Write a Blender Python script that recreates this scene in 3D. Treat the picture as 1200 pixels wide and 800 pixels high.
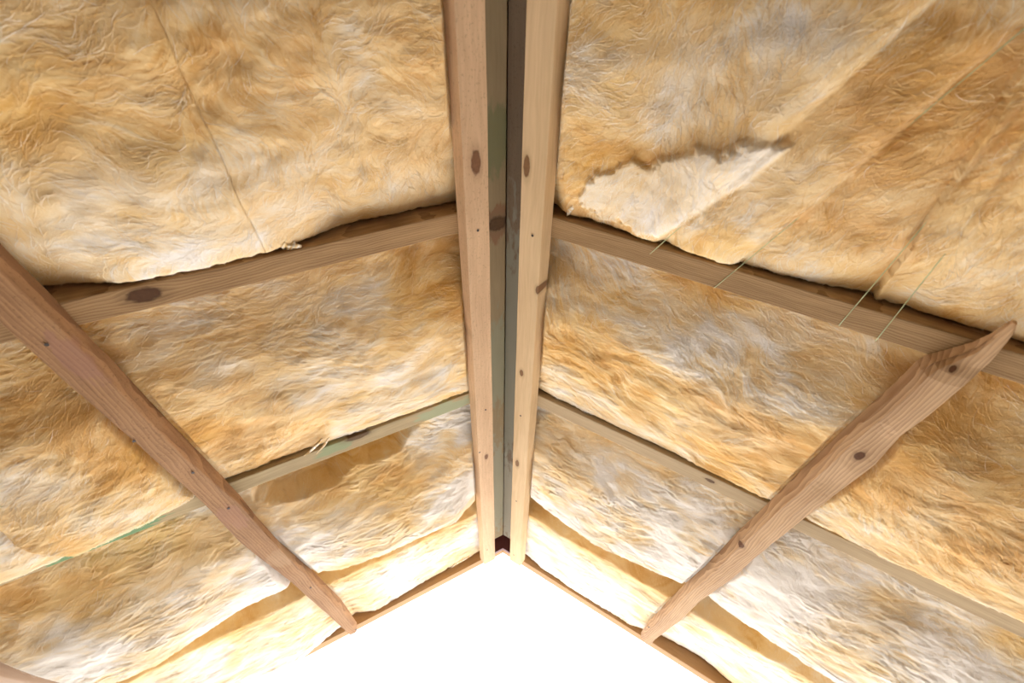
import bpy, bmesh, math, random
import numpy as np
from mathutils import Vector, Matrix

for o in list(bpy.data.objects): bpy.data.objects.remove(o)
sc = bpy.context.scene
COL = sc.collection

# ------------------------------------------------------------------ camera, sky, exposure
FPX, PITCH, YAW, ROLL = 550.87, 0.836556, -0.0177016, 0.0462174     # focal length in pixels of a 1200 x 800 frame
TH = 0.523898                                                       # roof pitch, 30 degrees
CAMX, CAMH, CAMZ = 0.036589, 0.994098, 1.70                         # camera stands 0.99 m below the rafters' apex
ZR = CAMZ + CAMH                                                    # height of the line where the rafter undersides meet
Fv = np.array([math.sin(YAW)*math.cos(PITCH), math.cos(YAW)*math.cos(PITCH), math.sin(PITCH)])
X0 = np.cross(Fv, [0, 0, 1.0]); X0 /= np.linalg.norm(X0); U0 = np.cross(X0, Fv)
Xv = math.cos(ROLL)*X0 + math.sin(ROLL)*U0
Uv = -math.sin(ROLL)*X0 + math.cos(ROLL)*U0
cam = bpy.data.cameras.new('camera'); camo = bpy.data.objects.new('camera', cam); COL.objects.link(camo)
camo.matrix_world = Matrix(((Xv[0], Uv[0], -Fv[0], CAMX), (Xv[1], Uv[1], -Fv[1], 0), (Xv[2], Uv[2], -Fv[2], CAMZ), (0, 0, 0, 1)))
cam.sensor_width = 36; cam.lens = FPX*36/1200; cam.clip_start = 0.02
cam.dof.use_dof = True; cam.dof.focus_distance = 1.35; cam.dof.aperture_fstop = 3.5
sc.camera = camo

w = bpy.data.worlds.new('overcast_sky'); sc.world = w; w.use_nodes = True
bg = w.node_tree.nodes['Background']; bg.inputs[0].default_value = (0.97, 0.98, 1.0, 1); bg.inputs[1].default_value = 1.0
sun = bpy.data.lights.new('sun', 'SUN'); sun.energy = 4.2; sun.angle = math.radians(3); sun.color = (1.0, 0.985, 0.96)
suno = bpy.data.objects.new('sun', sun); COL.objects.link(suno); suno.rotation_euler = Vector((-0.62, 0.10, -0.78)).to_track_quat('-Z', 'Y').to_euler()
sc.view_settings.view_transform = 'Standard'; sc.view_settings.look = 'None'
sc.view_settings.exposure = 2.03; sc.view_settings.gamma = 1.0; sc.view_settings.use_curve_mapping = False

# ------------------------------------------------------------------ geometry of the roof
S, TK = 0.58, 0.05                 # rafter spacing and thickness
Y1 = 0.52553                       # far face of the first rafter in view
CT, ST = math.cos(TH), math.sin(TH)
def W(side, u, v, off):            # u down the slope from the apex, v along the ridge, off below the rafter underside
    return (side*(u*CT - off*ST), v, ZR - u*ST - off*CT)
def Wn(side, u, v, off):
    return np.stack([side*(u*CT - off*ST), v + 0*u, ZR - u*ST - off*CT], -1)
def onroof(px, py, side, off=0.0): # pixel of the photograph -> (u, v) on a plane parallel to the slope
    d = Fv + Xv*(px-600)/FPX - Uv*(py-400)/FPX
    C = np.array([CAMX, 0, -CAMH]); n = np.array([side*ST, 0, CT])
    P = C + d*(-off - n@C)/(n@d)
    return (side*P[0]*CT - P[2]*ST, P[1])
rng = np.random.default_rng(7)

# ------------------------------------------------------------------ helpers
def tag(o, label=None, cat=None, group=None, kind=None):
    if label: o['label'] = label
    if cat: o['category'] = cat
    if group: o['group'] = group
    if kind: o['kind'] = kind
    return o
def link(name, me, mat, parent=None, smooth=False):
    o = bpy.data.objects.new(name, me); COL.objects.link(o)
    if mat: me.materials.append(mat)
    if parent: o.parent = parent
    if smooth: me.polygons.foreach_set('use_smooth', [True]*len(me.polygons))
    return o
def mesh(name, verts, faces, mat, parent=None, smooth=False, gc=None):
    me = bpy.data.meshes.new(name); me.from_pydata([tuple(map(float, p)) for p in verts], [], faces); me.update()
    bm = bmesh.new(); bm.from_mesh(me); bmesh.ops.recalc_face_normals(bm, faces=bm.faces); bm.to_mesh(me); bm.free()
    if gc is not None:
        a = me.attributes.new('gc', 'FLOAT_VECTOR', 'POINT'); a.data.foreach_set('vector', np.asarray(gc, dtype=np.float32).ravel())
    return link(name, me, mat, parent, smooth)
def bevel(o, wd=0.002, seg=2):
    m = o.modifiers.new('bevel', 'BEVEL'); m.width = wd; m.segments = seg; m.limit_method = 'ANGLE'; m.angle_limit = math.radians(35)
    return o
def sweep(name, rings, gcs, mat, parent=None, smooth=False):   # rings: list of closed cross sections with the same count
    n = len(rings[0]); V = [p for r in rings for p in r]; G = [g for r in gcs for g in r]; Fc = []
    for i in range(len(rings)-1):
        for j in range(n):
            k = (j+1) % n; Fc.append((i*n+j, i*n+k, (i+1)*n+k, (i+1)*n+j))
    Fc.append(tuple(range(n))[::-1]); b = (len(rings)-1)*n; Fc.append(tuple(range(b, b+n)))
    return mesh(name, V, Fc, mat, parent, smooth, G)

# ------------------------------------------------------------------ numpy noise
TAB = np.random.default_rng(3).random((512, 512)).astype(np.float32)
def vnoise(x, y, s=0):
    xi = np.floor(x).astype(int); yi = np.floor(y).astype(int); fx = x-xi; fy = y-yi
    fx = fx*fx*fx*(fx*(fx*6-15)+10); fy = fy*fy*fy*(fy*(fy*6-15)+10)
    xi = xi + s*37; yi = yi + s*91
    g = lambda a, b: TAB[a % 512, b % 512]
    return (g(xi, yi)*(1-fx)+g(xi+1, yi)*fx)*(1-fy) + (g(xi, yi+1)*(1-fx)+g(xi+1, yi+1)*fx)*fy - 0.5
def fbm(x, y, s=0, o=4, gain=0.5):
    r = 0; a = 1.0; f = 1.0
    for i in range(o):
        r = r + a*vnoise(x*f+3.1*i, y*f+1.7*i, s+i*5); a *= gain; f *= 2.03
    return r
def sstep(a, b, x):
    t = np.clip((x-a)/(b-a), 0, 1); return t*t*(3-2*t)

# ------------------------------------------------------------------ node materials
def newmat(name):
    m = bpy.data.materials.new(name); m.use_nodes = True; nt = m.node_tree
    return m, nt, nt.nodes['Principled BSDF']
class NB:
    def __init__(s, nt): s.nt = nt
    def n(s, t, **k):
        x = s.nt.nodes.new(t)
        for a, b in k.items(): setattr(x, a, b)
        return x
    def put(s, sock, v):
        if isinstance(v, (int, float)): sock.default_value = v
        elif isinstance(v, tuple): sock.default_value = v if len(v) == len(sock.default_value) else v+(1,)
        else: s.nt.links.new(v, sock)
    def m(s, op, a, b=0.0, c=None, clamp=False):
        x = s.n('ShaderNodeMath', operation=op, use_clamp=clamp); s.put(x.inputs[0], a); s.put(x.inputs[1], b)
        if c is not None: s.put(x.inputs[2], c)
        return x.outputs[0]
    def mix(s, f, a, b, mode='MIX'):
        x = s.n('ShaderNodeMix', data_type='RGBA', blend_type=mode); s.put(x.inputs[0], f); s.put(x.inputs[6], a); s.put(x.inputs[7], b)
        return x.outputs[2]
    def ss(s, v, lo, hi):
        x = s.n('ShaderNodeMapRange', interpolation_type='SMOOTHSTEP'); s.put(x.inputs[0], v); x.inputs[1].default_value = lo; x.inputs[2].default_value = hi
        return x.outputs[0]
    def vec(s, a, b, c):
        x = s.n('ShaderNodeCombineXYZ'); s.put(x.inputs[0], a); s.put(x.inputs[1], b); s.put(x.inputs[2], c); return x.outputs[0]
    def noise(s, v, sc_=1.0, det=4, rough=0.55, dist=0.0):
        x = s.n('ShaderNodeTexNoise'); s.put(x.inputs['Vector'], v); x.inputs['Scale'].default_value = sc_
        x.inputs['Detail'].default_value = det; x.inputs['Roughness'].default_value = rough; x.inputs['Distortion'].default_value = dist
        return x.outputs[0]
def wood(name, light, dark, seed=0.0, knots=(), band=14.0, streak=70.0, contrast=1.0, bump=0.25, rings=0.0, stain=None, stains=(), fleck=0.0):
    """pine: long streaks and bands along the piece, knots (along, across, half length, half width) and stains at fixed places"""
    m, nt, P = newmat(name); b = NB(nt)
    at = b.n('ShaderNodeAttribute', attribute_name='gc'); sp = b.n('ShaderNodeSeparateXYZ'); nt.links.new(at.outputs['Vector'], sp.inputs[0])
    a, c, d = sp.outputs
    col_knots = []
    cc = c
    for (ka, kb, la, lb) in knots:
        dx = b.m('DIVIDE', b.m('SUBTRACT', a, ka), la); dy = b.m('DIVIDE', b.m('SUBTRACT', c, kb), lb)
        r2 = b.m('ADD', b.m('MULTIPLY', dx, dx), b.m('MULTIPLY', dy, dy))
        rr = b.m('SQRT', r2)
        rr = b.m('ADD', rr, b.m('MULTIPLY', b.m('SUBTRACT', b.noise(b.vec(b.m('MULTIPLY', a, 70.0), b.m('MULTIPLY', c, 120.0), seed), 1.0, 3), 0.5), 0.75))
        col_knots.append(rr)
        # the grain swings round the knot
        push = b.m('MULTIPLY', b.m('DIVIDE', dy, b.m('ADD', b.m('MULTIPLY', r2, 0.25), 0.6)), lb*0.55)
        cc = b.m('SUBTRACT', cc, push)
    warp = b.m('MULTIPLY', b.m('SUBTRACT', b.noise(b.vec(b.m('MULTIPLY', a, 2.2), b.m('MULTIPLY', cc, 5.0), seed)), 0.5), 0.05)
    cw = b.m('ADD', cc, warp)
    bands = b.noise(b.vec(b.m('MULTIPLY', a, 0.7), b.m('MULTIPLY', cw, band), b.m('ADD', b.m('MULTIPLY', d, band), seed)), 1.0, 3, 0.5)
    strk = b.noise(b.vec(b.m('MULTIPLY', a, 3.0), b.m('MULTIPLY', cw, streak), b.m('ADD', b.m('MULTIPLY', d, streak), seed)), 3.0, 4, 0.6)
    blot = b.noise(b.vec(b.m('MULTIPLY', a, 4.0), b.m('MULTIPLY', c, 9.0), seed+3.3), 1.0, 3)
    f = b.m('ADD', b.m('MULTIPLY', b.m('SUBTRACT', bands, 0.5), 1.5*contrast), b.m('MULTIPLY', b.m('SUBTRACT', strk, 0.5), 1.2*contrast))
    f = b.m('ADD', f, b.m('MULTIPLY', b.m('SUBTRACT', blot, 0.5), 0.8))
    hgt = strk
    if rings:
        wv = b.n('ShaderNodeTexWave', wave_type='BANDS', bands_direction='Y', wave_profile='SAW'); b.put(wv.inputs['Vector'], b.vec(b.m('MULTIPLY', a, 0.25), cw, d))
        wv.inputs['Scale'].default_value = rings; wv.inputs['Distortion'].default_value = 4.0; wv.inputs['Detail'].default_value = 2; wv.inputs['Detail Scale'].default_value = 0.6
        f = b.m('ADD', f, b.m('MULTIPLY', b.m('SUBTRACT', wv.outputs[1], 0.5), 0.75)); hgt = b.m('ADD', strk, b.m('MULTIPLY', wv.outputs[1], 0.6))
    f = b.m('ADD', f, 0.45, clamp=True)
    colr = b.mix(f, light, dark)
    if fleck:
        fl = b.noise(b.vec(b.m('MULTIPLY', a, 170.0), b.m('MULTIPLY', c, 260.0), b.m('MULTIPLY', d, 260.0)), 1.0, 2)
        colr = b.mix(b.m('MULTIPLY', b.ss(fl, 0.56, 0.72), fleck), colr, tuple(x*0.55 for x in dark))
    for (sa, sb, la, lb, scol, amt) in stains:
        dx = b.m('DIVIDE', b.m('SUBTRACT', a, sa), la); dy = b.m('DIVIDE', b.m('SUBTRACT', c, sb), lb)
        rr = b.m('SQRT', b.m('ADD', b.m('MULTIPLY', dx, dx), b.m('MULTIPLY', dy, dy)))
        rr = b.m('ADD', rr, b.m('MULTIPLY', b.m('SUBTRACT', b.noise(b.vec(b.m('MULTIPLY', a, 22.0), b.m('MULTIPLY', c, 70.0), seed), 1.0, 4), 0.5), 1.6))
        colr = b.mix(b.m('MULTIPLY', b.m('SUBTRACT', 1.0, b.ss(rr, 0.75, 1.05)), amt), colr, scol)
    for rr in col_knots:
        ringy = b.m('MULTIPLY', b.noise(b.vec(b.m('MULTIPLY', a, 150.0), b.m('MULTIPLY', c, 150.0), d), 1.0, 3), 0.55)
        kc = b.mix(b.m('ADD', ringy, b.m('MULTIPLY', b.ss(rr, 0.6, 1.0), 0.25), clamp=True), (dark[0]*0.55, dark[1]*0.42, dark[2]*0.36), (dark[0]*0.12, dark[1]*0.09, dark[2]*0.08))
        halo = b.m('MULTIPLY', b.m('SUBTRACT', 1.0, b.ss(rr, 0.9, 2.1)), 0.45)
        colr = b.mix(halo, colr, tuple(x*0.75 for x in dark))
        colr = b.mix(b.m('SUBTRACT', 1.0, b.ss(rr, 0.80, 1.18)), colr, kc)
    nt.links.new(colr, P.inputs['Base Color']); P.inputs['Roughness'].default_value = 0.72; P.inputs['Specular IOR Level'].default_value = 0.25
    bp = b.n('ShaderNodeBump'); bp.inputs['Strength'].default_value = bump; bp.inputs['Distance'].default_value = 0.002
    nt.links.new(hgt, bp.inputs['Height']); nt.links.new(bp.outputs[0], P.inputs['Normal'])
    return m
def plain(name, colr, rough=0.7, noise=0.0, scale=8.0, metal=0.0):
    m, nt, P = newmat(name); b = NB(nt)
    tc = b.n('ShaderNodeTexCoord'); nz = b.noise(tc.outputs['Object'], scale, 5)
    c = b.mix(b.m('MULTIPLY', b.m('SUBTRACT', nz, 0.3, clamp=True), noise), colr, tuple(x*0.5 for x in colr))
    nt.links.new(c, P.inputs['Base Color']); P.inputs['Roughness'].default_value = rough; P.inputs['Metallic'].default_value = metal
    return m
def wool():
    """glass wool: amber binder, cream body, pale loose fibre, mixed by the batt's own fibre pattern"""
    m, nt, P = newmat('glass_wool'); b = NB(nt)
    at = b.n('ShaderNodeAttribute', attribute_name='fib'); sp = b.n('ShaderNodeSeparateColor'); nt.links.new(at.outputs['Color'], sp.inputs[0])
    tc = b.n('ShaderNodeTexCoord')
    fine = b.m('SUBTRACT', b.noise(tc.outputs['Object'], 260.0, 3, 0.6, 0.6), 0.5)
    k = b.m('ADD', sp.outputs[0], b.m('MULTIPLY', fine, 0.16), clamp=True)
    c1 = b.mix(b.ss(k, 0.05, 0.5), (0.77, 0.43, 0.115), (0.90, 0.64, 0.295))
    c2 = b.mix(b.ss(k, 0.42, 0.80), c1, (0.94, 0.79, 0.56))
    c2 = b.mix(b.ss(k, 0.70, 1.0), c2, (0.95, 0.895, 0.83))
    pinkish = b.mix(b.m('MULTIPLY', sp.outputs[1], 0.18), c2, (0.86, 0.73, 0.64))
    nt.links.new(pinkish, P.inputs['Base Color']); P.inputs['Roughness'].default_value = 0.95; P.inputs['Specular IOR Level'].default_value = 0.05
    P.inputs['Sheen Weight'].default_value = 0.15; P.inputs['Sheen Roughness'].default_value = 0.6
    bp = b.n('ShaderNodeBump'); bp.inputs['Strength'].default_value = 0.5; bp.inputs['Distance'].default_value = 0.002
    nt.links.new(fine, bp.inputs['Height']); nt.links.new(bp.outputs[0], P.inputs['Normal'])
    return m
M_WOOL = wool()
M_NAIL = plain('nail_steel', (0.06, 0.045, 0.04), 0.5, metal=0.4)
M_STRING = plain('green_string', (0.50, 0.56, 0.33), 0.7)
M_FLOOR = plain('board_floor', (0.32, 0.28, 0.22), 0.85, 0.4, 3.0)
M_WALL = plain('board_wall', (0.42, 0.32, 0.21), 0.85, 0.4, 5.0)
M_DECK = plain('brown_underlay', (0.20, 0.12, 0.07), 0.85, 0.4, 9.0)
M_GROUND = plain('gravel_ground', (0.54, 0.53, 0.52), 0.95, 0.5, 6.0)

# ------------------------------------------------------------------ the setting; unseen floor and walls added so light comes from the gable
def slab(name, x0, x1, y0, y1, z0, z1, mat):
    V = [(x, y, z) for x in (x0, x1) for y in (y0, y1) for z in (z0, z1)]
    Fc = [(0, 1, 3, 2), (4, 6, 7, 5), (0, 4, 5, 1), (2, 3, 7, 6), (0, 2, 6, 4), (1, 5, 7, 3)]
    return tag(mesh(name, V, Fc, mat), kind='structure')
ULO, VB, VF = 2.02, -2.30, Y1+3*S                  # eaves, back end, gable end
EX = ULO*CT; EZ = ZR - ULO*ST
slab('ground', -40, 40, VF+0.02, 80, -0.12, -0.02, M_GROUND)
slab('floor', -EX, EX, VB, VF, -0.12, 0.0, M_FLOOR)
slab('wall_left', -EX-0.10, -EX, VB, VF, -0.12, EZ-0.02, M_WALL)
slab('wall_right', EX, EX+0.10, VB, VF, -0.12, EZ-0.02, M_WALL)
tag(mesh('wall_back', [(x, y, z) for y in (VB-0.1, VB) for x, z in ((-EX, -0.12), (EX, -0.12), (EX, EZ), (0, ZR+0.12), (-EX, EZ))],
         [(0, 1, 2, 3, 4), (9, 8, 7, 6, 5)]+[(i, (i+1) % 5, 5+(i+1) % 5, 5+i) for i in range(5)], M_WALL), kind='structure')
DEPTH = 0.15
def deck(name, side):
    a = -DEPTH*math.tan(TH); b_ = -(DEPTH+0.02)*math.tan(TH)
    pts = [(a, -DEPTH), (ULO+0.1, -DEPTH), (ULO+0.1, -DEPTH-0.02), (b_, -DEPTH-0.02)]
    V = [W(side, u, v, o) for v in (VB-0.1, VF) for u, o in pts]
    return tag(mesh(name, V, [(0, 1, 2, 3), (7, 6, 5, 4)]+[(i, (i+1) % 4, 4+(i+1) % 4, 4+i) for i in range(4)], M_DECK), kind='structure')
deck('ceiling_left', -1); deck('ceiling_right', 1)

# ------------------------------------------------------------------ rafters
def rafter(side, i, mat, label, under=0.0, u0=0.064, apex=False):
    vf = Y1 + i*S; rings = []; gcs = []
    us = np.linspace(u0, ULO, 24)
    for k, u in enumerate(us):
        bow = 0.0015*math.sin(u*5+i*2+side)
        r = []; g = []
        for (v, o) in ((vf-TK, under), (vf, under), (vf, -DEPTH), (vf-TK, -DEPTH)):
            uu = u
            if apex and k == 0: uu = -(-o)*math.tan(TH)
            r.append(W(side, uu, v+(bow if i < 3 else 0), o)); g.append((uu, v-vf, o))
        rings.append(r); gcs.append(g)
    o = sweep('rafter', rings, gcs, mat); bevel(o, 0.0025, 2)
    return tag(o, label, 'rafter', 'rafters of the gable roof')
GREEN = (0.22, 0.40, 0.26)
def kpx(px, py, side, i, la, lb):
    u, v = onroof(px, py, side); return (u, v-(Y1+i*S), la, lb)
W_R1L = wood('rafter_wood_a', (0.484, 0.303, 0.147), (0.223, 0.123, 0.053), 1.0, [kpx(169, 345, -1, 0, 0.026, 0.014)], 24, 60, 1.1, rings=62)
W_R1R = wood('rafter_wood_b', (0.484, 0.311, 0.154), (0.236, 0.135, 0.058), 2.0, [], 24, 60, 1.1, rings=75)
su, sv = onroof(138, 628, -1)
W_R2L = wood('rafter_wood_c', (0.514, 0.396, 0.229), (0.286, 0.208, 0.105), 3.0, [kpx(420, 511, -1, 1, 0.034, 0.011)], 20, 50, 0.9,
             stains=[(su+0.03, -0.025, 0.13, 0.2, (0.13, 0.29, 0.14), 0.85), (0.20, -0.02, 0.10, 0.03, (0.34, 0.40, 0.25), 0.7), (0.52, -0.03, 0.05, 0.02, (0.24, 0.32, 0.18), 0.7)])
W_R2R = wood('rafter_wood_d', (0.531, 0.396, 0.236), (0.300, 0.208, 0.112), 4.0, [kpx(832, 563, 1, 1, 0.012, 0.006)], 20, 50, 0.9)
W_R3 = wood('rafter_wood_e', (0.56, 0.46, 0.32), (0.40, 0.30, 0.18), 5.0)
W_R4 = wood('rafter_wood_f', (0.536, 0.321, 0.152), (0.330, 0.180, 0.075), 6.0, contrast=0.6)
W_R0 = wood('rafter_wood_g', (0.56, 0.40, 0.23), (0.38, 0.24, 0.12), 7.0)
sl = {-1: 'left', 1: 'right'}
rafters = {}
for side, mats in ((-1, (W_R0, W_R1L, W_R2L, W_R3, W_R4)), (1, (W_R0, W_R1R, W_R2R, W_R3, W_R4))):
    texts = {-1: ('rafter overhead of the left slope, beyond the top edge of view',
                  'brown rafter with a big dark oval knot, topmost on the left slope',
                  'greenish rafter with green paint marks, second from the top on left slope',
                  'rafter of the left slope tucked behind the sagging third row of wool',
                  'tan end rafter along the open gable, left of the ridge'),
             1: ('rafter overhead of the right slope, beyond the top edge of view',
                 'brown rafter crossed by green strings, topmost on the right slope',
                 'pale grey rafter without strings, second from the top on right slope',
                 'rafter of the right slope tucked behind the sagging third row of wool',
                 'tan end rafter along the open gable, right of the ridge')}[side]
    for i in range(5):
        rafters[side, i-1] = rafter(side, i-1, mats[i], texts[i], under=-0.048 if i == 3 else 0.0, u0=0.0 if i == 4 else 0.064, apex=(i == 4))

# ------------------------------------------------------------------ ridge boards, showing between the two middle battens
def ridge_board(side, mat, label):
    c = 1/CT; e = 0.0012
    def ring(v): return [(side*e, v, ZR+0.012*c-e*math.tan(TH)), (side*0.0500, v, ZR+0.012*c-0.05*math.tan(TH)), (side*0.0500, v, ZR+0.115), (side*e, v, ZR+0.14)]
    vs = np.linspace(VB, Y1+3*S-TK-0.110, 12)
    rings = [ring(v) for v in vs]; gcs = [[(v, p[0]*side, p[2]-ZR) for p in r] for v, r in zip(vs, rings)]
    return tag(bevel(sweep('ridge_board', rings, gcs, mat), 0.001, 1), label, 'ridge board', 'ridge boards')
kv = onroof(585, 262, -1, -0.01)[1]; gv = onroof(582, 165, -1, -0.01)[1]
W_RBL = wood('ridge_board_wood_a', (0.475, 0.367, 0.216), (0.312, 0.227, 0.123), 11.0, [(kv, 0.020, 0.018, 0.022)], 18, 60, 0.6,
             stains=[(gv, 0.02, 0.075, 0.05, (0.24, 0.24, 0.12), 0.8), (kv, 0.02, 0.05, 0.03, (0.30, 0.15, 0.08), 0.8), (1.0, 0.02, 0.2, 0.05, (0.36, 0.38, 0.27), 0.6), (1.7, 0.02, 0.35, 0.05, (0.40, 0.40, 0.30), 0.7)])
W_RBR = wood('ridge_board_wood_b', (0.272, 0.200, 0.136), (0.175, 0.119, 0.077), 12.0, [], 18, 60, 0.6, fleck=0.3,
             stains=[(1.0, 0.02, 0.5, 0.08, (0.33, 0.33, 0.26), 0.7), (1.8, 0.02, 0.35, 0.05, (0.42, 0.40, 0.32), 0.7)])
ridge_board(-1, W_RBL, 'greenish ridge board with a dark knot, left of the dark ridge gap')
ridge_board(1, W_RBR, 'grey brown ridge board right of the dark ridge gap')
M_MAROON = plain('maroon_metal', (0.16, 0.045, 0.05), 0.5, 0.3, 20)
vA = Y1+3*S-TK-0.020
prof = [(-0.040, 0.040*-math.tan(TH)-0.008), (0, -0.008), (0.040, -0.040*math.tan(TH)-0.008), (0.040, 0.055), (0, 0.078), (-0.040, 0.055)]
apex_V = [(x, v, ZR+z) for v in (vA, vA+0.016) for x, z in prof]
apx = mesh('ridge_end_cap', apex_V, [(0, 1, 4, 5), (1, 2, 3, 4), (6, 11, 10, 7), (7, 10, 9, 8)]+[(i, (i+1) % 6, 6+(i+1) % 6, 6+i) for i in range(6)], M_MAROON)
tag(apx, 'small maroon plate closing the ridge above the white gable opening', 'end cap')

# ------------------------------------------------------------------ battens nailed under the rafters, running along the ridge
NAIL_ME = None
def nail(parent, side, u, v, off, r=0.0032):
    global NAIL_ME
    if NAIL_ME is None:
        bm = bmesh.new(); bmesh.ops.create_cone(bm, cap_ends=True, segments=10, radius1=1.0, radius2=0.8, depth=0.7); NAIL_ME = bpy.data.meshes.new('nail'); bm.to_mesh(NAIL_ME); bm.free(); NAIL_ME.materials.append(M_NAIL)
    o = bpy.data.objects.new('nail', NAIL_ME); COL.objects.link(o); o.parent = parent
    o.location = W(side, u, v, off+0.0002); o.scale = (r, r, r*0.7); o.rotation_euler = (0, side*TH, 0)
    return o
BVF = Y1+3*S-0.080
def ridge_batten(side, mat, label, nails):
    rings = []; gcs = []
    for v in np.linspace(-0.60, BVF, 60):
        j = lambda k: 0.0012*fbm(np.array([v*7.0]), np.array([k*9.1+side]), 4)[0]
        sec = [(0.0610+j(1), 0.0005), (0.0610+j(2), 0.0395), (0.1160+j(3), 0.0395), (0.1195+j(4), 0.0005)]
        rings.append([W(side, u, v, o) for u, o in sec]); gcs.append([(v, u, o) for u, o in sec])
    o = sweep('ridge_batten', rings, gcs, mat); bevel(o, 0.0015, 2)
    tag(o, label, 'batten', 'battens running along the roof')
    for px, py in nails:
        u, v = onroof(px, py, side, 0.04); nail(o, side, u, v, 0.0395, 0.003)
    return o
def kb(px, py, side, la, lb):
    u, v = onroof(px, py, side, 0.04); return (v, u, la, lb)
W_CBL = wood('ridge_batten_wood_a', (0.798, 0.554, 0.346), (0.501, 0.309, 0.177), 21.0, [kb(558, 190, -1, 0.024, 0.010), kb(548, 395, -1, 0.014, 0.009), kb(570, 535, -1, 0.014, 0.006)], 22, 60, 0.7, fleck=0.35, bump=0.3)
W_CBR = wood('ridge_batten_wood_b', (0.814, 0.599, 0.364), (0.549, 0.368, 0.191), 22.0, [kb(617, 195, 1, 0.022, 0.007), kb(630, 340, 1, 0.012, 0.006), kb(611, 437, 1, 0.013, 0.006), kb(606, 543, 1, 0.020, 0.007)], 22, 60, 0.7)
ridge_batten(-1, W_CBL, 'pale pine batten with an oval knot, just left of the ridge', [(560, 270), (562, 530), (569, 480), (571, 644)])
ridge_batten(1, W_CBR, 'smooth yellowish pine batten just right of the ridge', [(624, 276), (610, 487), (605, 587), (602, 650)])

def polyline(pts, side, off):      # pixel outline -> u as a function of v on the plane at that depth
    q = sorted([onroof(p[0], p[1], side, p[2] if len(p) > 2 else off)[::-1] for p in pts]); a = np.array(q)
    return lambda v: np.interp(v, a[:, 0], a[:, 1])
# left waney batten
LT = 0.036
L_hi0 = polyline([(0, 286), (60, 346), (148, 440), (186, 480), (233, 530), (280, 579), (302, 607), (330, 637), (370, 672), (400, 702), (423, 737)], -1, 0.004)
L_hiB = polyline([(0, 322), (66, 382), (160, 480), (222, 542), (280, 590), (330, 645), (365, 680), (398, 715), (419, 741)], -1, LT)
L_lo = polyline([(0, 382), (70, 444), (128, 494), (167, 528), (206, 562), (240, 593), (282, 637), (340, 682), (412, 746)], -1, LT)
rings = []; gcs = []
for v in np.linspace(0.15, BVF, 90):
    vv = max(v, 0.36); t = min(0, v-0.36)*-0.09
    n = lambda k: 0.0022*fbm(np.array([v*11.0]), np.array([k*7.7]), 9)[0]
    a, b_, c = float(L_hi0(vv))+t, float(L_hiB(vv))+t, float(L_lo(vv))+t
    dip = 0.004*fbm(np.array([v*5.0]), np.array([2.2]), 3)[0]
    sec = [(a+n(1), 0.0008), (a+(b_-a)*0.45+n(6), LT*0.62), (b_+n(2), LT+dip), (b_*0.5+c*0.5, LT+0.0015+dip+n(3)), (c-0.002+n(4), LT+dip*0.5), (c+0.002+n(5), LT-0.010), (c+0.001, 0.0008)]
    rings.append([W(-1, u, v, o) for u, o in sec]); gcs.append([(v, u+0.07*(v-1.2)*1.0, o) for u, o in sec])
def kbl(px, py, la, lb):
    u, v = onroof(px, py, -1, LT); return (v, u+0.07*(v-1.2), la, lb)
W_LB = wood('waney_batten_wood', (0.441, 0.247, 0.120), (0.246, 0.124, 0.058), 31.0, [], 20, 45, 1.25, bump=0.7, rings=40, fleck=0.4,
            stains=[kbl(92, 425, 0.07, 0.02)+((0.34, 0.17, 0.13), 0.5), kbl(272, 606, 0.06, 0.03)+((0.40, 0.21, 0.14), 0.5), kbl(334, 652, 0.06, 0.05)+((0.50, 0.34, 0.20), 0.35)])
lb = sweep('waney_batten', rings, gcs, W_LB, smooth=False); bevel(lb, 0.003, 2)
tag(lb, 'reddish brown rough batten slanting across the left slope', 'batten', 'battens running along the roof')
for px, py in ((55, 403), (157, 516), (226, 553), (268, 595), (364, 688), (417, 737)):
    u, v = onroof(px, py, -1, LT); nail(lb, -1, u, v, LT+0.0012, 0.0032)
# lower left batten, only its upper edge shows in the corner
rings = []; gcs = []
for v in np.linspace(0.7, BVF, 40):
    u0 = 1.400-0.127*(v-1.34); n = 0.002*fbm(np.array([v*9.0]), np.array([4.4]), 2)[0]
    sec = [(u0+n, 0.0008), (u0+0.006+n, 0.034), (u0+0.074, 0.036), (u0+0.076, 0.0008)]
    rings.append([W(-1, u, v, o) for u, o in sec]); gcs.append([(v, u, o) for u, o in sec])
W_LB2 = wood('lower_batten_wood', (0.62, 0.46, 0.34), (0.50, 0.34, 0.24), 33.0, contrast=0.6)
tag(bevel(sweep('low_batten', rings, gcs, W_LB2), 0.003, 2), 'pinkish batten whose edge shows in the bottom left corner', 'batten', 'battens running along the roof')
# right split batten
RT = 0.040
R_a = polyline([(1190, 372, 0.02), (1176, 380.5, 0.02), (1160, 390, 0.012), (1137, 401), (1108, 411), (1080, 417.5), (1046, 451), (990, 501), (945, 546), (909, 581), (868, 620), (828, 662), (802, 685), (760, 728), (748, 746)], 1, 0.004)
R_b = polyline([(1192, 373, 0.026), (1160, 398, 0.03), (1130, 418), (1105, 431), (1080, 442), (1026, 486), (980, 528), (934, 573), (896, 610), (868, 634), (828, 672), (790, 708), (760, 736), (752, 746)], 1, RT*0.9)
R_c = polyline([(1194, 374, 0.026), (1187, 391, 0.026), (1176, 406, 0.027), (1161, 426, 0.030), (1146, 440), (1130, 451), (1080, 492), (1055, 510), (1026, 544), (990, 571), (940, 608), (916, 628), (884, 654), (856, 679), (820, 704), (798, 726), (776, 744), (766, 752)], 1, RT*0.85)
rings = []; gcs = []
VS = onroof(1189, 377, 1, 0.024)[1]; VT = onroof(1140, 436, 1, 0.034)[1]
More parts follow.
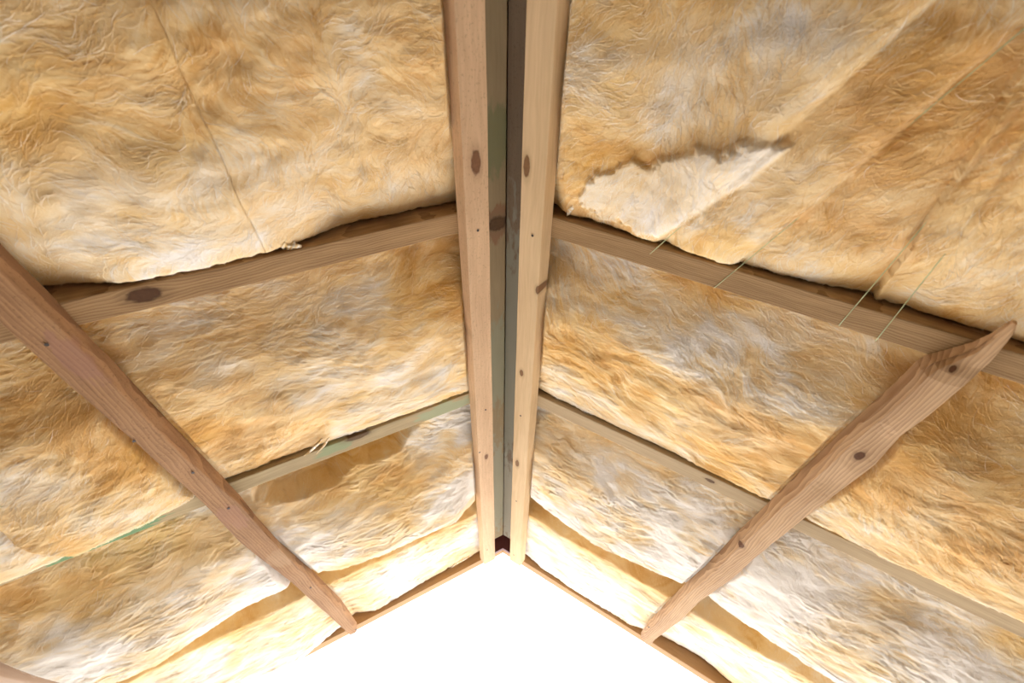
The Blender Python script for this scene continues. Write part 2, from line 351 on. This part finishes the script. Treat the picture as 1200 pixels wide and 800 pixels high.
for v in np.concatenate([np.linspace(VS, VT-0.006, 14), np.linspace(VT-0.004, VT+0.010, 5), np.linspace(VT+0.014, BVF, 96)]):
    g = 1.0 if v > VT+0.08 else 0.45
    n = lambda k: g*0.0026*fbm(np.array([v*12.0]), np.array([k*5.3]), 14)[0]
    a, b_, c = float(R_a(v)), float(R_b(v)), float(R_c(v))
    c = max(c, a+0.004); b_ = min(max(b_, a+(c-a)*0.25), a+(c-a)*0.7)
    tp = float(sstep(VS, VT, v)); far = float(sstep(1.7, BVF, v))
    scoop = 0.010*math.exp(-((v-0.72)/0.07)**2)+0.006*math.exp(-((v-0.86)/0.05)**2)
    step = float(sstep(VT-0.012, VT+0.030, v))                    # the broad facet breaks off in a ledge before the sliver
    D = (0.030+0.010*step)*(1-0.30*far)
    top = 0.0008+0.019*(1-tp)
    crack = 0.010*float(sstep(VT+0.05, VT, v)*sstep(VS+0.02, VS+0.05, v))
    sec = [(a+n(1), top), (a+(b_-a)*0.40+n(2), top+(D-top)*0.62), (a+(b_-a)*0.62+n(2), top+(D-top)*0.74-crack), (b_+n(3), D*0.93), (b_*0.5+c*0.5, D*1.04-scoop+n(4)), (c+n(5), D*0.90-scoop*0.3), (c+0.003*tp, top+(D-top)*0.45), (c+0.002*tp, top)]
    rings.append([W(1, u, v, o) for u, o in sec]); gcs.append([(v, u+0.08*(v-1.2), o) for u, o in sec])
def kbr(px, py, la, lb_):
    u, v = onroof(px, py, 1, RT); return (v, u+0.08*(v-1.2), la, lb_)
W_RB = wood('split_batten_wood', (0.613, 0.401, 0.228), (0.312, 0.172, 0.085), 41.0, [kbr(1117, 435, 0.006, 0.004), kbr(1007, 536, 0.012, 0.008), kbr(868, 640, 0.010, 0.007)], 18, 40, 0.7, rings=55, bump=0.5)
rb = sweep('split_batten', rings, gcs, W_RB); bevel(rb, 0.003, 2)
tag(rb, 'knotty batten with a splintered upper end slanting across the right slope', 'batten', 'battens running along the roof')
for px, py in ((808, 702), (760, 735)):
    u, v = onroof(px, py, 1, RT); nail(rb, 1, u, v, RT*0.95, 0.0035)
# ------------------------------------------------------------------ strings under the first bay of the right slope
strings = [((762, 297), (0.684, -0.085)), ((837, 337), (0.770, -0.085)), ((983, 381), (0.760, -0.085)), ((1026, 399), (0.772, -0.085))]
string_lines = []
txt = ['pale green string nearest the ridge, holding up the wool on right slope', 'pale green string second from the ridge, in a fold of the wool',
       'pale green string third from the ridge, taut across the wool', 'pale green string farthest from the ridge, above the splintered batten']
for k, ((px, py), (ue, ve)) in enumerate(strings):
    us, vs = onroof(px, py, 1, 0.0)
    string_lines.append(((us, vs), (ue, ve)))
    pts = []
    for t in np.linspace(0, 1, 24):
        pts.append(W(1, us+(ue-us)*t, vs+(ve-vs)*t, 0.0012+0.004*math.sin(math.pi*t)))
    V = []; Fc = []; ns = 6; r = 0.0007
    d = Vector(pts[-1])-Vector(pts[0]); d.normalize(); s1 = d.cross(Vector((0, 0, 1))).normalized(); s2 = d.cross(s1)
    for p in pts:
        for j in range(ns):
            a = 2*math.pi*j/ns; V.append(Vector(p)+s1*r*math.cos(a)+s2*r*math.sin(a))
    for i in range(len(pts)-1):
        for j in range(ns): Fc.append((i*ns+j, i*ns+(j+1) % ns, (i+1)*ns+(j+1) % ns, (i+1)*ns+j))
    Fc.append(tuple(range(ns))); Fc.append(tuple(range((len(pts)-1)*ns, len(pts)*ns)))
    tag(mesh('string', V, Fc, M_STRING, smooth=True), txt[k], 'string', 'strings below the wool of the right slope')

# ------------------------------------------------------------------ glass wool batts
def inpoly(u, v, poly):            # signed distance, positive inside
    p = np.array(poly); d = np.full(u.shape, 1e9); ins = np.zeros(u.shape, bool)
    for i in range(len(p)):
        a, b_ = p[i], p[(i+1) % len(p)]; e = b_-a
        t = np.clip(((u-a[0])*e[0]+(v-a[1])*e[1])/(e@e), 0, 1)
        d = np.minimum(d, np.hypot(u-a[0]-t*e[0], v-a[1]-t*e[1]))
        c = (a[1] > v) != (b_[1] > v)
        x = a[0]+(v-a[1])/(b_[1]-a[1]+1e-12)*e[0]
        ins ^= c & (u < x)
    return np.where(ins, d, -d)
def linedist(u, v, a, b_):         # signed distance to a line, positive on the ridge side
    e = np.array(b_)-np.array(a); L = np.hypot(*e); e = e/L
    s = (u-a[0])*e[1]-(v-a[1])*e[0]
    t = (u-a[0])*e[0]+(v-a[1])*e[1]
    return s, t/L
STEP = 0.0028
def batt(side, label, u0, u1, v0, v1, near, far, bulge, peak, seed, tone=0.5, swirl=0.6, base=0.0, lump=0.012, fine=0.00030, coarse=0.0013, extra=None,
         seam0=None, seam1=None, nfib=7000, flaky=0.0, contrast=1.0, jag=0.006, seamr=0.004, nearw=(0.0, 1.0)):
    nu = int((u1-u0)/STEP)+1; nv = int((v1-v0)/STEP)+1
    gu, gv = np.meshgrid(np.linspace(0, 1, nu), np.linspace(0, 1, nv), indexing='ij')
    vv = v0+(v1-v0)*gv
    ua = seam0(vv) if seam0 else u0; ub = seam1(vv) if seam1 else u1
    u = ua+(ub-ua)*gu
    # far and near edges are ragged
    vj = jag*(fbm(u*22, u*0+seed, seed, 4)) + 0.5*jag*fbm(u*90, u*0+seed, seed+1, 2)
    v = vv - np.abs(vj)*sstep(0.8, 1.0, gv) + np.abs(vj)*0.3*sstep(0.2, 0.0, gv)
    t = gv
    nr = np.interp(u, *zip(*sorted(near))); fr = np.interp(u, *zip(*sorted(far)))+0.006
    tt = t**peak
    off = nr*(1-sstep(nearw[0], nearw[1], t)) + fr*sstep(0.15, 1, t) + bulge*4*tt*(1-tt)
    off = off + lump*fbm(u*7+seed, v*9, seed, 3)*np.sqrt(np.clip(4*t*(1-t), 0, 1)+0.05)
    # fibres laid along a swirling flow: line integral convolution of noise
    ang = base + swirl*2.8*fbm(u*4.2+seed*1.3, v*5.5, seed+2, 2) + swirl*2.6*fbm(u*17, v*17, seed+3, 3)
    cx = np.cos(ang); cy = np.sin(ang)
    def lic(N, steps):
        acc = N.copy(); iu0, iv0 = np.meshgrid(np.arange(nu, dtype=float), np.arange(nv, dtype=float), indexing='ij')
        for sg in (1, -1):
            iu = iu0.copy(); iv = iv0.copy()
            for k in range(steps):
                a = np.clip(iu.round().astype(int), 0, nu-1); b_ = np.clip(iv.round().astype(int), 0, nv-1)
                iu = np.clip(iu+sg*cx[a, b_], 0, nu-1); iv = np.clip(iv+sg*cy[a, b_], 0, nv-1)
                a = np.clip(iu.round().astype(int), 0, nu-1); b_ = np.clip(iv.round().astype(int), 0, nv-1)
                acc += N[a, b_]*(1-k/steps)
        acc -= acc.mean(); return acc/acc.std()
    rs = np.random.default_rng(seed)
    def blur(A, n):
        for _ in range(n):
            A = (A+np.roll(A, 1, 0)+np.roll(A, -1, 0)+np.roll(A, 1, 1)+np.roll(A, -1, 1))/5
        return A
    l1 = lic(rs.standard_normal((nu, nv)), 11)
    l2 = lic(blur(rs.standard_normal((nu, nv)), 3), 12)
    l3 = lic(blur(rs.standard_normal((nu, nv)), 18), 16)
    rough = sstep(-0.12, 0.30, fbm(u*5+seed*0.7, v*7, seed+8, 3))
    amp = 0.35+1.1*rough
    off = off + amp*fine*(0.35*l1 + 0.9*np.clip(l2, -2, 2)) + coarse*(0.12+0.30*rough)*np.clip(l3, -2, 2)
    off = off + coarse*1.9*fbm(u*30+seed, v*38, seed+9, 4, 0.6)*(0.4+rough)
    if flaky:                      # overlapping flakes: each hangs lower towards the gable and breaks off in a ragged ledge
        ph = (v-v0)*9 + 5.0*fbm(u*4.0+seed, v*15, seed+11, 4)+0.10*l3; fr_ = ph-np.floor(ph)
        msk = sstep(-0.10, 0.30, fbm(u*9+3, v*15, seed+13, 2))
        off = off + flaky*msk*fr_*sstep(1.0, 0.90, fr_)
    wu = u+0.05*fbm(u*9, v*9, seed+21, 2); wv_ = v+0.05*fbm(u*9+5, v*9, seed+22, 2)
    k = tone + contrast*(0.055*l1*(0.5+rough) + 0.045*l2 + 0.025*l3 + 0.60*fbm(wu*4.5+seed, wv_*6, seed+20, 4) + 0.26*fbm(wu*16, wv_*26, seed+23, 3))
    if extra: off, k = extra(u, v, t, off, k, l1, l2)
    # battens press the wool flat, strings press lines into it
    def cap(off, d, w_, c0=-0.002, hmax=0.10):
        c = c0+np.where(d > 0, hmax*(1-np.exp(-np.clip(d, 0, None)/w_)), 0); e = 0.004
        hmin = np.minimum(off, c); q = np.clip(e-np.abs(off-c), 0, None)/e
        return np.minimum(hmin - q*q*e*0.25, c)
    off = cap(off, u-0.122, 0.035)
    if side < 0: off = cap(off, np.maximum(L_hi0(np.maximum(v, 0.36))-0.004-u, u-L_lo(np.maximum(v, 0.36))-0.012), 0.045)
    else: off = cap(off, np.where(v > 0.46, np.maximum(R_a(v)-0.004-u, u-R_c(v)-0.012), 1.0), 0.045)
    if side < 0: off = cap(off, np.maximum(1.394-0.127*(v-1.34)-u, 0), 0.045)
    # rounded edges
    def rnd(d, r): s = np.clip(1-d/r, 0, 1); return r*(1-np.sqrt(np.clip(1-s*s, 0, 1)))
    off = off - rnd((1-t)*(v1-v0), 0.011) - rnd(t*(v1-v0), 0.028)
    if seam0 is not None: off = off - rnd((u-ua), seamr*(0.35+0.65*sstep(0.28, 0.42, v)))
    if seam1 is not None: off = off - rnd((ub-u), seamr*(0.35+0.65*sstep(0.28, 0.42, v)))
    off = np.maximum(off, -0.115)
    P = Wn(side, u, v, off).reshape(-1, 3)
    idx = np.arange(nu*nv).reshape(nu, nv)
    q = np.stack([idx[:-1, :-1], idx[1:, :-1], idx[1:, 1:], idx[:-1, 1:]], -1).reshape(-1, 4)
    # skirt up to the back of the batt, and its flat back
    border = np.concatenate([idx[:, 0], idx[-1, 1:], idx[-2::-1, -1], idx[0, -2:0:-1]])
    bu = u.ravel()[border]; bv = v.ravel()[border]
    top = Wn(side, bu, bv, np.full(bu.shape, -0.125)); nb = len(border); tb = nu*nv+np.arange(nb)
    sk = np.stack([border, tb, np.roll(tb, -1), np.roll(border, -1)], -1)
    allV = np.concatenate([P, top]); faces = np.concatenate([q, sk])
    if side > 0: faces = faces[:, ::-1]
    faces = faces[:, ::-1]
    me = bpy.data.meshes.new('insulation_batt')
    me.vertices.add(len(allV)); me.vertices.foreach_set('co', allV.astype(np.float32).ravel())
    nf = len(faces); me.loops.add(nf*4+nb); me.polygons.add(nf+1)
    back = tb if side > 0 else tb[::-1]
    me.loops.foreach_set('vertex_index', np.concatenate([faces.ravel(), back]).astype(np.int32))
    me.polygons.foreach_set('loop_start', np.concatenate([np.arange(nf)*4, [nf*4]]).astype(np.int32))
    me.update(calc_edges=True); me.validate()
    at = me.attributes.new('fib', 'FLOAT_COLOR', 'POINT')
    kk = np.concatenate([np.clip(k, 0, 1).ravel(), np.clip(k.ravel()[border], 0, 0.5)])
    pk = np.clip(0.5+1.3*fbm(u*5, v*6, seed+30, 3), 0, 1).ravel(); pk = np.concatenate([pk, pk[border]])
    at.data.foreach_set('color', np.stack([kk, pk, kk, np.ones_like(kk)], -1).astype(np.float32).ravel())
    o = link('insulation_batt', me, M_WOOL, None, True)
    tag(o, label, 'insulation', 'glass wool batts between the rafters')
    # loose fibres lifting off the surface
    for nm, mt, num, wid in (('loose_fibres', M_WOOL, nfib, 0.00032),):
        L = 7
        iu = rs.random(num)*(nu-1); iv = rs.random(num)*(nv-1)
        nc = num//3; cl = rs.integers(0, max(1, nc//26), nc); cu = rs.random(nc)*(nu-1); cv = rs.random(nc)*(nv-1)
        iu[:nc] = np.clip(cu[cl]+rs.normal(0, 3.5, nc), 0, nu-1); iv[:nc] = np.clip(cv[cl]+rs.normal(0, 2.2, nc), 0, nv-1)
        sg = np.where(rs.random(num) < 0.5, 1.0, -1.0)
        dang = rs.normal(0, 0.35, num); curl = rs.normal(0, 0.10, num); stp = rs.uniform(0.6, 2.2, num)
        lift = rs.uniform(0.0002, 0.0016, num)*np.where(rs.random(num) < 0.08, 2.5, 1)
        pos = []; tan = []; a0 = np.clip(iu.round().astype(int), 0, nu-1); b0 = np.clip(iv.round().astype(int), 0, nv-1)
        for s_ in range(L):
            a = np.clip(iu.round().astype(int), 0, nu-1); b_ = np.clip(iv.round().astype(int), 0, nv-1)
            th = ang[a, b_]+dang+curl*s_
            uu = u[a, b_]+(iu-a)*STEP; v2 = v[a, b_]+(iv-b_)*STEP
            oo = off[a, b_]+0.0004+lift*math.sin(math.pi*(0.15+0.85*s_/(L-1))) + lift*0.4*s_/(L-1)
            pos.append((uu, v2, oo)); tan.append(th)
            iu = np.clip(iu+sg*stp*np.cos(th), 0, nu-1); iv = np.clip(iv+sg*stp*np.sin(th), 0, nv-1)
        V = np.zeros((num, L, 2, 3))
        for s_ in range(L):
            uu, v2, oo = pos[s_]; th = tan[s_]; wd = wid*(1-0.75*abs(s_/(L-1)-0.4))
            V[:, s_, 0] = Wn(side, uu-np.sin(th)*wd, v2+np.cos(th)*wd, oo); V[:, s_, 1] = Wn(side, uu+np.sin(th)*wd, v2-np.cos(th)*wd, oo+wd*0.6)
        base_i = (np.arange(num)*L*2)[:, None]; Q = []
        for s_ in range(L-1): Q.append(base_i+np.array([[s_*2, s_*2+1, s_*2+3, s_*2+2]]))
        Q = np.concatenate(Q).astype(np.int32)
        fm = bpy.data.meshes.new(nm); fm.vertices.add(num*L*2); fm.vertices.foreach_set('co', V.astype(np.float32).ravel())
        fm.loops.add(Q.size); fm.polygons.add(len(Q)); fm.loops.foreach_set('vertex_index', Q.ravel()); fm.polygons.foreach_set('loop_start', np.arange(len(Q), dtype=np.int32)*4)
        fm.update(calc_edges=True)
        fa = np.clip(k, 0, 1)[a0, b0]+rs.normal(0.14, 0.15, num); fa = np.repeat(np.clip(fa, 0.05, 1), L*2)
        ca = fm.attributes.new('fib', 'FLOAT_COLOR', 'POINT'); ca.data.foreach_set('color', np.stack([fa, fa*0, fa, fa*0+1], -1).astype(np.float32).ravel())
        tag(link(nm, fm, mt, o, True), kind='stuff')
    return o
def bay(i): return (Y1+(i-1)*S+0.002, Y1+i*S-TK-0.002)
UB = 0.068
# first bay, left: two batts butted at a seam
v0, v1 = bay(0)
seamL = lambda v: 0.503+0.05*np.clip(0.46-v, 0, 1)+0.0015*np.sin(v*40)
farL0 = [(0.06, -0.050), (0.108, -0.048), (0.352, -0.050), (0.42, -0.022), (0.504, -0.004), (0.60, -0.001), (0.711, -0.004), (0.736, -0.012), (0.80, -0.045), (0.844, -0.055), (1.2, -0.03)]
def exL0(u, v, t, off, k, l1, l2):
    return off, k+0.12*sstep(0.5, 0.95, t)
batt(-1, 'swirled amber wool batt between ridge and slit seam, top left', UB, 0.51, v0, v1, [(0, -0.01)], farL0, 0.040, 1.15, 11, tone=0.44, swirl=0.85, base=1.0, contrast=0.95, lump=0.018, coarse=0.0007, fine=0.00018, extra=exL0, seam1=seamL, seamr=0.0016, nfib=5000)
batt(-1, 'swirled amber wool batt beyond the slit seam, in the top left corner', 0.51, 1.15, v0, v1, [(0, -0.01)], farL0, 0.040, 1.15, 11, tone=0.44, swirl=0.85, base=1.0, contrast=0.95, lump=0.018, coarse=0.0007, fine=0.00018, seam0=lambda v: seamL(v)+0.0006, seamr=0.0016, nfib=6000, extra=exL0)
# first bay, right: strings, folds and a pale torn layer
flap = [onroof(x, y, 1, 0.02) for x, y in [(664, 243), (688, 212), (712, 194), (745, 188), (790, 180), (815, 166), (862, 164), (905, 160), (938, 166), (880, 213), (800, 266), (770, 285), (700, 268)]]
def exRimShade(u, v, t, off, k, l1, l2):
    return off, k-0.40*sstep(0.30, 0.15, t)  # near edge browned, shade of the gap painted into the wool
def exR0(u, v, t, off, k, l1, l2):
    for n_, (a, b_) in enumerate(string_lines):
        s, tl = linedist(u, v, a, b_)
        if n_ < 2:
            w_ = 0.9 if n_ == 0 else 1.0
            off = off + w_*(0.016*np.exp(-np.clip(s, 0, None)/0.12)*sstep(-0.002, 0.040, s) - 0.015*np.exp(-np.clip(-s, 0, None)/0.06)*sstep(0.012, -0.002, s))
        d = np.abs(s); c = 0.0005+0.004*np.sin(np.pi*np.clip(tl, 0, 1))+0.06*(1-np.exp(-np.clip(d-0.001, 0, None)/(0.05)))
        if n_ >= 2: off = np.minimum(off, c)
    # a soft fold between the strings
    s, tl = linedist(u, v, onroof(1200, 75, 1), onroof(1060, 300, 1))
    off = off + np.where(s > 0, 0.010*np.exp(-np.abs(s)/0.03), -0.012*np.exp(-np.abs(s)/0.03))
    sA = sstep(0.005, 0.05, linedist(u, v, *string_lines[0])[0])
    d = inpoly(u + sA*0.014*fbm(u*40, v*40, 77, 3), v+sA*0.022*fbm(u*42+9, v*50, 78, 4, 0.6), flap)
    m = sstep(0.0, 0.012, d)
    vt = np.clip((v-0.22)/0.24, 0, 1)
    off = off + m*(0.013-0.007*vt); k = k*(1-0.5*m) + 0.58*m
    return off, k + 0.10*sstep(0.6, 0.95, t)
farR0 = [(0.06, -0.045), (0.106, -0.045), (0.144, -0.022), (0.246, -0.030), (0.397, -0.010), (0.519, -0.012), (0.623, -0.027), (0.733, -0.042), (0.872, -0.032), (1.2, -0.03)]
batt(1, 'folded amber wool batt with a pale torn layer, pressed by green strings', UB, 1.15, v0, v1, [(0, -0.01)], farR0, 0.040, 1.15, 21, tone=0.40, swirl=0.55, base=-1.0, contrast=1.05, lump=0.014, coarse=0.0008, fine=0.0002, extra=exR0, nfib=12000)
# second bay, left: two batts, the lower one tucked under
v0, v1 = bay(1)
farL1 = [(0.06, -0.010), (0.118, -0.006), (0.49, -0.014), (0.638, -0.019), (0.772, -0.018), (0.856, 0.004), (0.955, 0.025), (1.071, 0.038), (1.113, 0.047), (1.21, 0.049), (1.6, 0.04)]
sm = polyline([(-40, 585), (0, 615), (20, 630), (60, 643), (95, 649)], -1, 0.035)
batt(-1, 'long amber wool batt below the knotted rafter, second row on left slope', UB, 1.15, v0, v1, [(0, -0.055)], farL1, 0.020, 1.3, 31, tone=0.44, nearw=(0.0, 0.45), swirl=0.35, base=0.15, contrast=1.05, lump=0.016, seam1=sm, seamr=0.010, nfib=14000, flaky=0.0020)
batt(-1, 'pale wool batt curling over a rafter at the left edge of view', 1.15, 1.60, v0, v1, [(0, -0.055)], farL1, 0.012, 1.3, 32, nearw=(0.0, 0.45), tone=0.60, swirl=0.3, base=0.1, contrast=1.0, seam0=lambda v: sm(v)+0.004, seamr=0.022, extra=lambda u, v, t, off, k, l1, l2: (off-0.014, k), nfib=5000)
# second bay, right
farR1 = [(0.06, -0.022), (0.115, -0.022), (0.547, -0.016), (0.77, -0.006), (0.855, -0.007), (1.008, 0.005), (1.263, 0.001), (1.6, 0.0)]
speck = onroof(697, 452, 1, 0.01)
def exR1(u, v, t, off, k, l1, l2):
    d = np.hypot((u-speck[0])*1.0+(v-speck[1])*-0.5, (v-speck[1])*1.6)
    return off, np.where(d < 0.011, -0.5, k)
batt(1, 'long wool batt with a brown fleck, second row on right slope', UB, 1.62, v0, v1, [(0, -0.055)], farR1, 0.018, 1.3, 41, tone=0.52, nearw=(0.0, 0.45), swirl=0.45, base=0.2, contrast=1.1, lump=0.016, nfib=17000, flaky=0.0012, extra=exR1)
# third bay: hangs over the recessed third rafter
v0, v1 = bay(2)
pocket = [onroof(x, y, -1, -0.02) for x, y in [(285, 566), (350, 520), (520, 478), (500, 500), (470, 530), (420, 548), (395, 570), (330, 592), (300, 592)]]
farL2 = [(0.06, 0.0), (0.113, 0.010), (0.231, 0.062), (0.493, 0.058), (0.634, 0.042), (0.69, 0.016), (0.794, 0.016), (0.955, 0.014), (1.173, 0.062), (1.279, 0.058), (1.6, 0.05)]
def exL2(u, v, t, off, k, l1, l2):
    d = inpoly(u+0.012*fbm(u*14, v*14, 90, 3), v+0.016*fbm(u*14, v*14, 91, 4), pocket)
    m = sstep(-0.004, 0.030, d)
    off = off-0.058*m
    edge_shade = sstep(0.60, 0.32, t)*sstep(0.22, 0.40, u)
    return off, k-0.12*m-0.42*edge_shade*(0.7+0.3*sstep(-1, 1, l2))  # pocket and near side darker in colour, their shade painted in
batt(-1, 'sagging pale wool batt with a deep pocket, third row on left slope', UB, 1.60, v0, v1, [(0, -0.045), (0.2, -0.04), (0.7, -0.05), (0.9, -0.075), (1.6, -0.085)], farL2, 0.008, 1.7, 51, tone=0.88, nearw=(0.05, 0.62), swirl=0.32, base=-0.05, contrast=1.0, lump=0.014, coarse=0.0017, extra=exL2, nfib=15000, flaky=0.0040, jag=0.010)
farR2 = [(0.06, 0.0), (0.118, -0.002), (0.241, 0.016), (0.41, 0.034), (0.704, 0.0), (0.786, -0.008), (0.918, 0.016), (1.076, 0.026), (1.19, 0.029), (1.6, 0.03)]
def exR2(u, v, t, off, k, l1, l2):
    return off, k-0.38*sstep(0.42, 0.02, t)  # wool browned beside the rafter, painted shade of the recess
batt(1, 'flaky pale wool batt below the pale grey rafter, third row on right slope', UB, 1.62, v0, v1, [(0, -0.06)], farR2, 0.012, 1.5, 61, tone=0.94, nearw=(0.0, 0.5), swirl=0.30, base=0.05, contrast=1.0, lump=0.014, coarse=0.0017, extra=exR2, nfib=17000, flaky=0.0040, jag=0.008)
# last bay by the gable
v0, v1 = bay(3)
farL3 = [(u_, o_-0.016) for u_, o_ in [(0.06, -0.03), (0.085, -0.028), (0.233, -0.026), (0.466, -0.012), (0.609, -0.002), (0.685, -0.034), (0.751, -0.010), (0.916, 0.032), (1.6, 0.04)]]
batt(-1, 'palest wool batt beside the open gable on the left slope', UB, 1.60, v0, v1, [(0, -0.125)], farL3, 0.007, 1.1, 71, nearw=(0.06, 0.17), tone=0.76, extra=exRimShade, swirl=0.30, base=0.0, contrast=0.85, lump=0.012, nfib=11000, flaky=0.0035, jag=0.012)
farR3 = [(u_, o_-0.016) for u_, o_ in [(0.06, -0.025), (0.089, -0.024), (0.194, -0.008), (0.347, 0.002), (0.482, 0.0), (0.627, 0.0), (0.70, -0.02), (0.761, -0.036), (0.916, -0.040), (1.035, -0.02), (1.6, -0.01)]]
batt(1, 'palest wool batt beside the open gable on the right slope', UB, 1.62, v0, v1, [(0, -0.125)], farR3, 0.007, 1.1, 81, nearw=(0.06, 0.17), tone=0.76, extra=exRimShade, swirl=0.30, base=0.0, contrast=0.85, lump=0.012, nfib=11000, flaky=0.0035, jag=0.010)

def tuft(parent, side, pa, pb, off, r, seed):
    """small clump of wool hanging from a batt's edge, from pixel pa to pixel pb"""
    ua, va = onroof(*pa, side, off); ub, vb = onroof(*pb, side, off)
    A = Vector(W(side, ua, va, off)); B = Vector(W(side, ub, vb, off+0.004)); ax = B-A; L = ax.length; ax.normalize()
    s1 = ax.cross(Vector((0, 0, 1))).normalized(); s2 = ax.cross(s1); V = []; Fc = []; N, Mn = 26, 18
    for i in range(N):
        t = i/(N-1); rr = r*math.sin(math.pi*(0.08+0.90*t))**0.7*(1-0.35*t)
        for j in range(Mn):
            a = 2*math.pi*j/Mn
            d = rr*(0.75+0.9*fbm(np.array([t*5+seed]), np.array([math.cos(a)*1.5+math.sin(a)*2.3+seed]), seed, 4)[0])
            V.append(A+ax*(L*t)+s1*(d*math.cos(a)+0.3*r*math.sin(t*5+seed))+s2*d*math.sin(a)*0.7)
    for i in range(N-1):
        for j in range(Mn): Fc.append((i*Mn+j, i*Mn+(j+1) % Mn, (i+1)*Mn+(j+1) % Mn, (i+1)*Mn+j))
    Fc.append(tuple(range(Mn))); Fc.append(tuple(range((N-1)*Mn, N*Mn)))
    o = mesh('wool_tuft', V, Fc, M_WOOL, parent, True)
    at = o.data.attributes.new('fib', 'FLOAT_COLOR', 'POINT'); q = 0.7+0.8*fbm(np.arange(len(V))*0.17, np.arange(len(V))*0.05, seed, 3)
    at.data.foreach_set('color', np.stack([q, q*0, q, q*0+1], -1).astype(np.float32).ravel())
batts = [o for o in COL.objects if o.name.startswith('insulation_batt')]
tuft(batts[0], -1, (326, 282), (352, 290), -0.010, 0.016, 3)
tuft(batts[3], -1, (378, 514), (356, 533), 0.004, 0.006, 5)
tuft(batts[3], -1, (386, 512), (371, 531), 0.004, 0.004, 6)
tuft(batts[8], -1, (552, 650), (528, 664), -0.012, 0.010, 8)
tuft(batts[2], 1, (676, 238), (664, 252), -0.014, 0.007, 9)
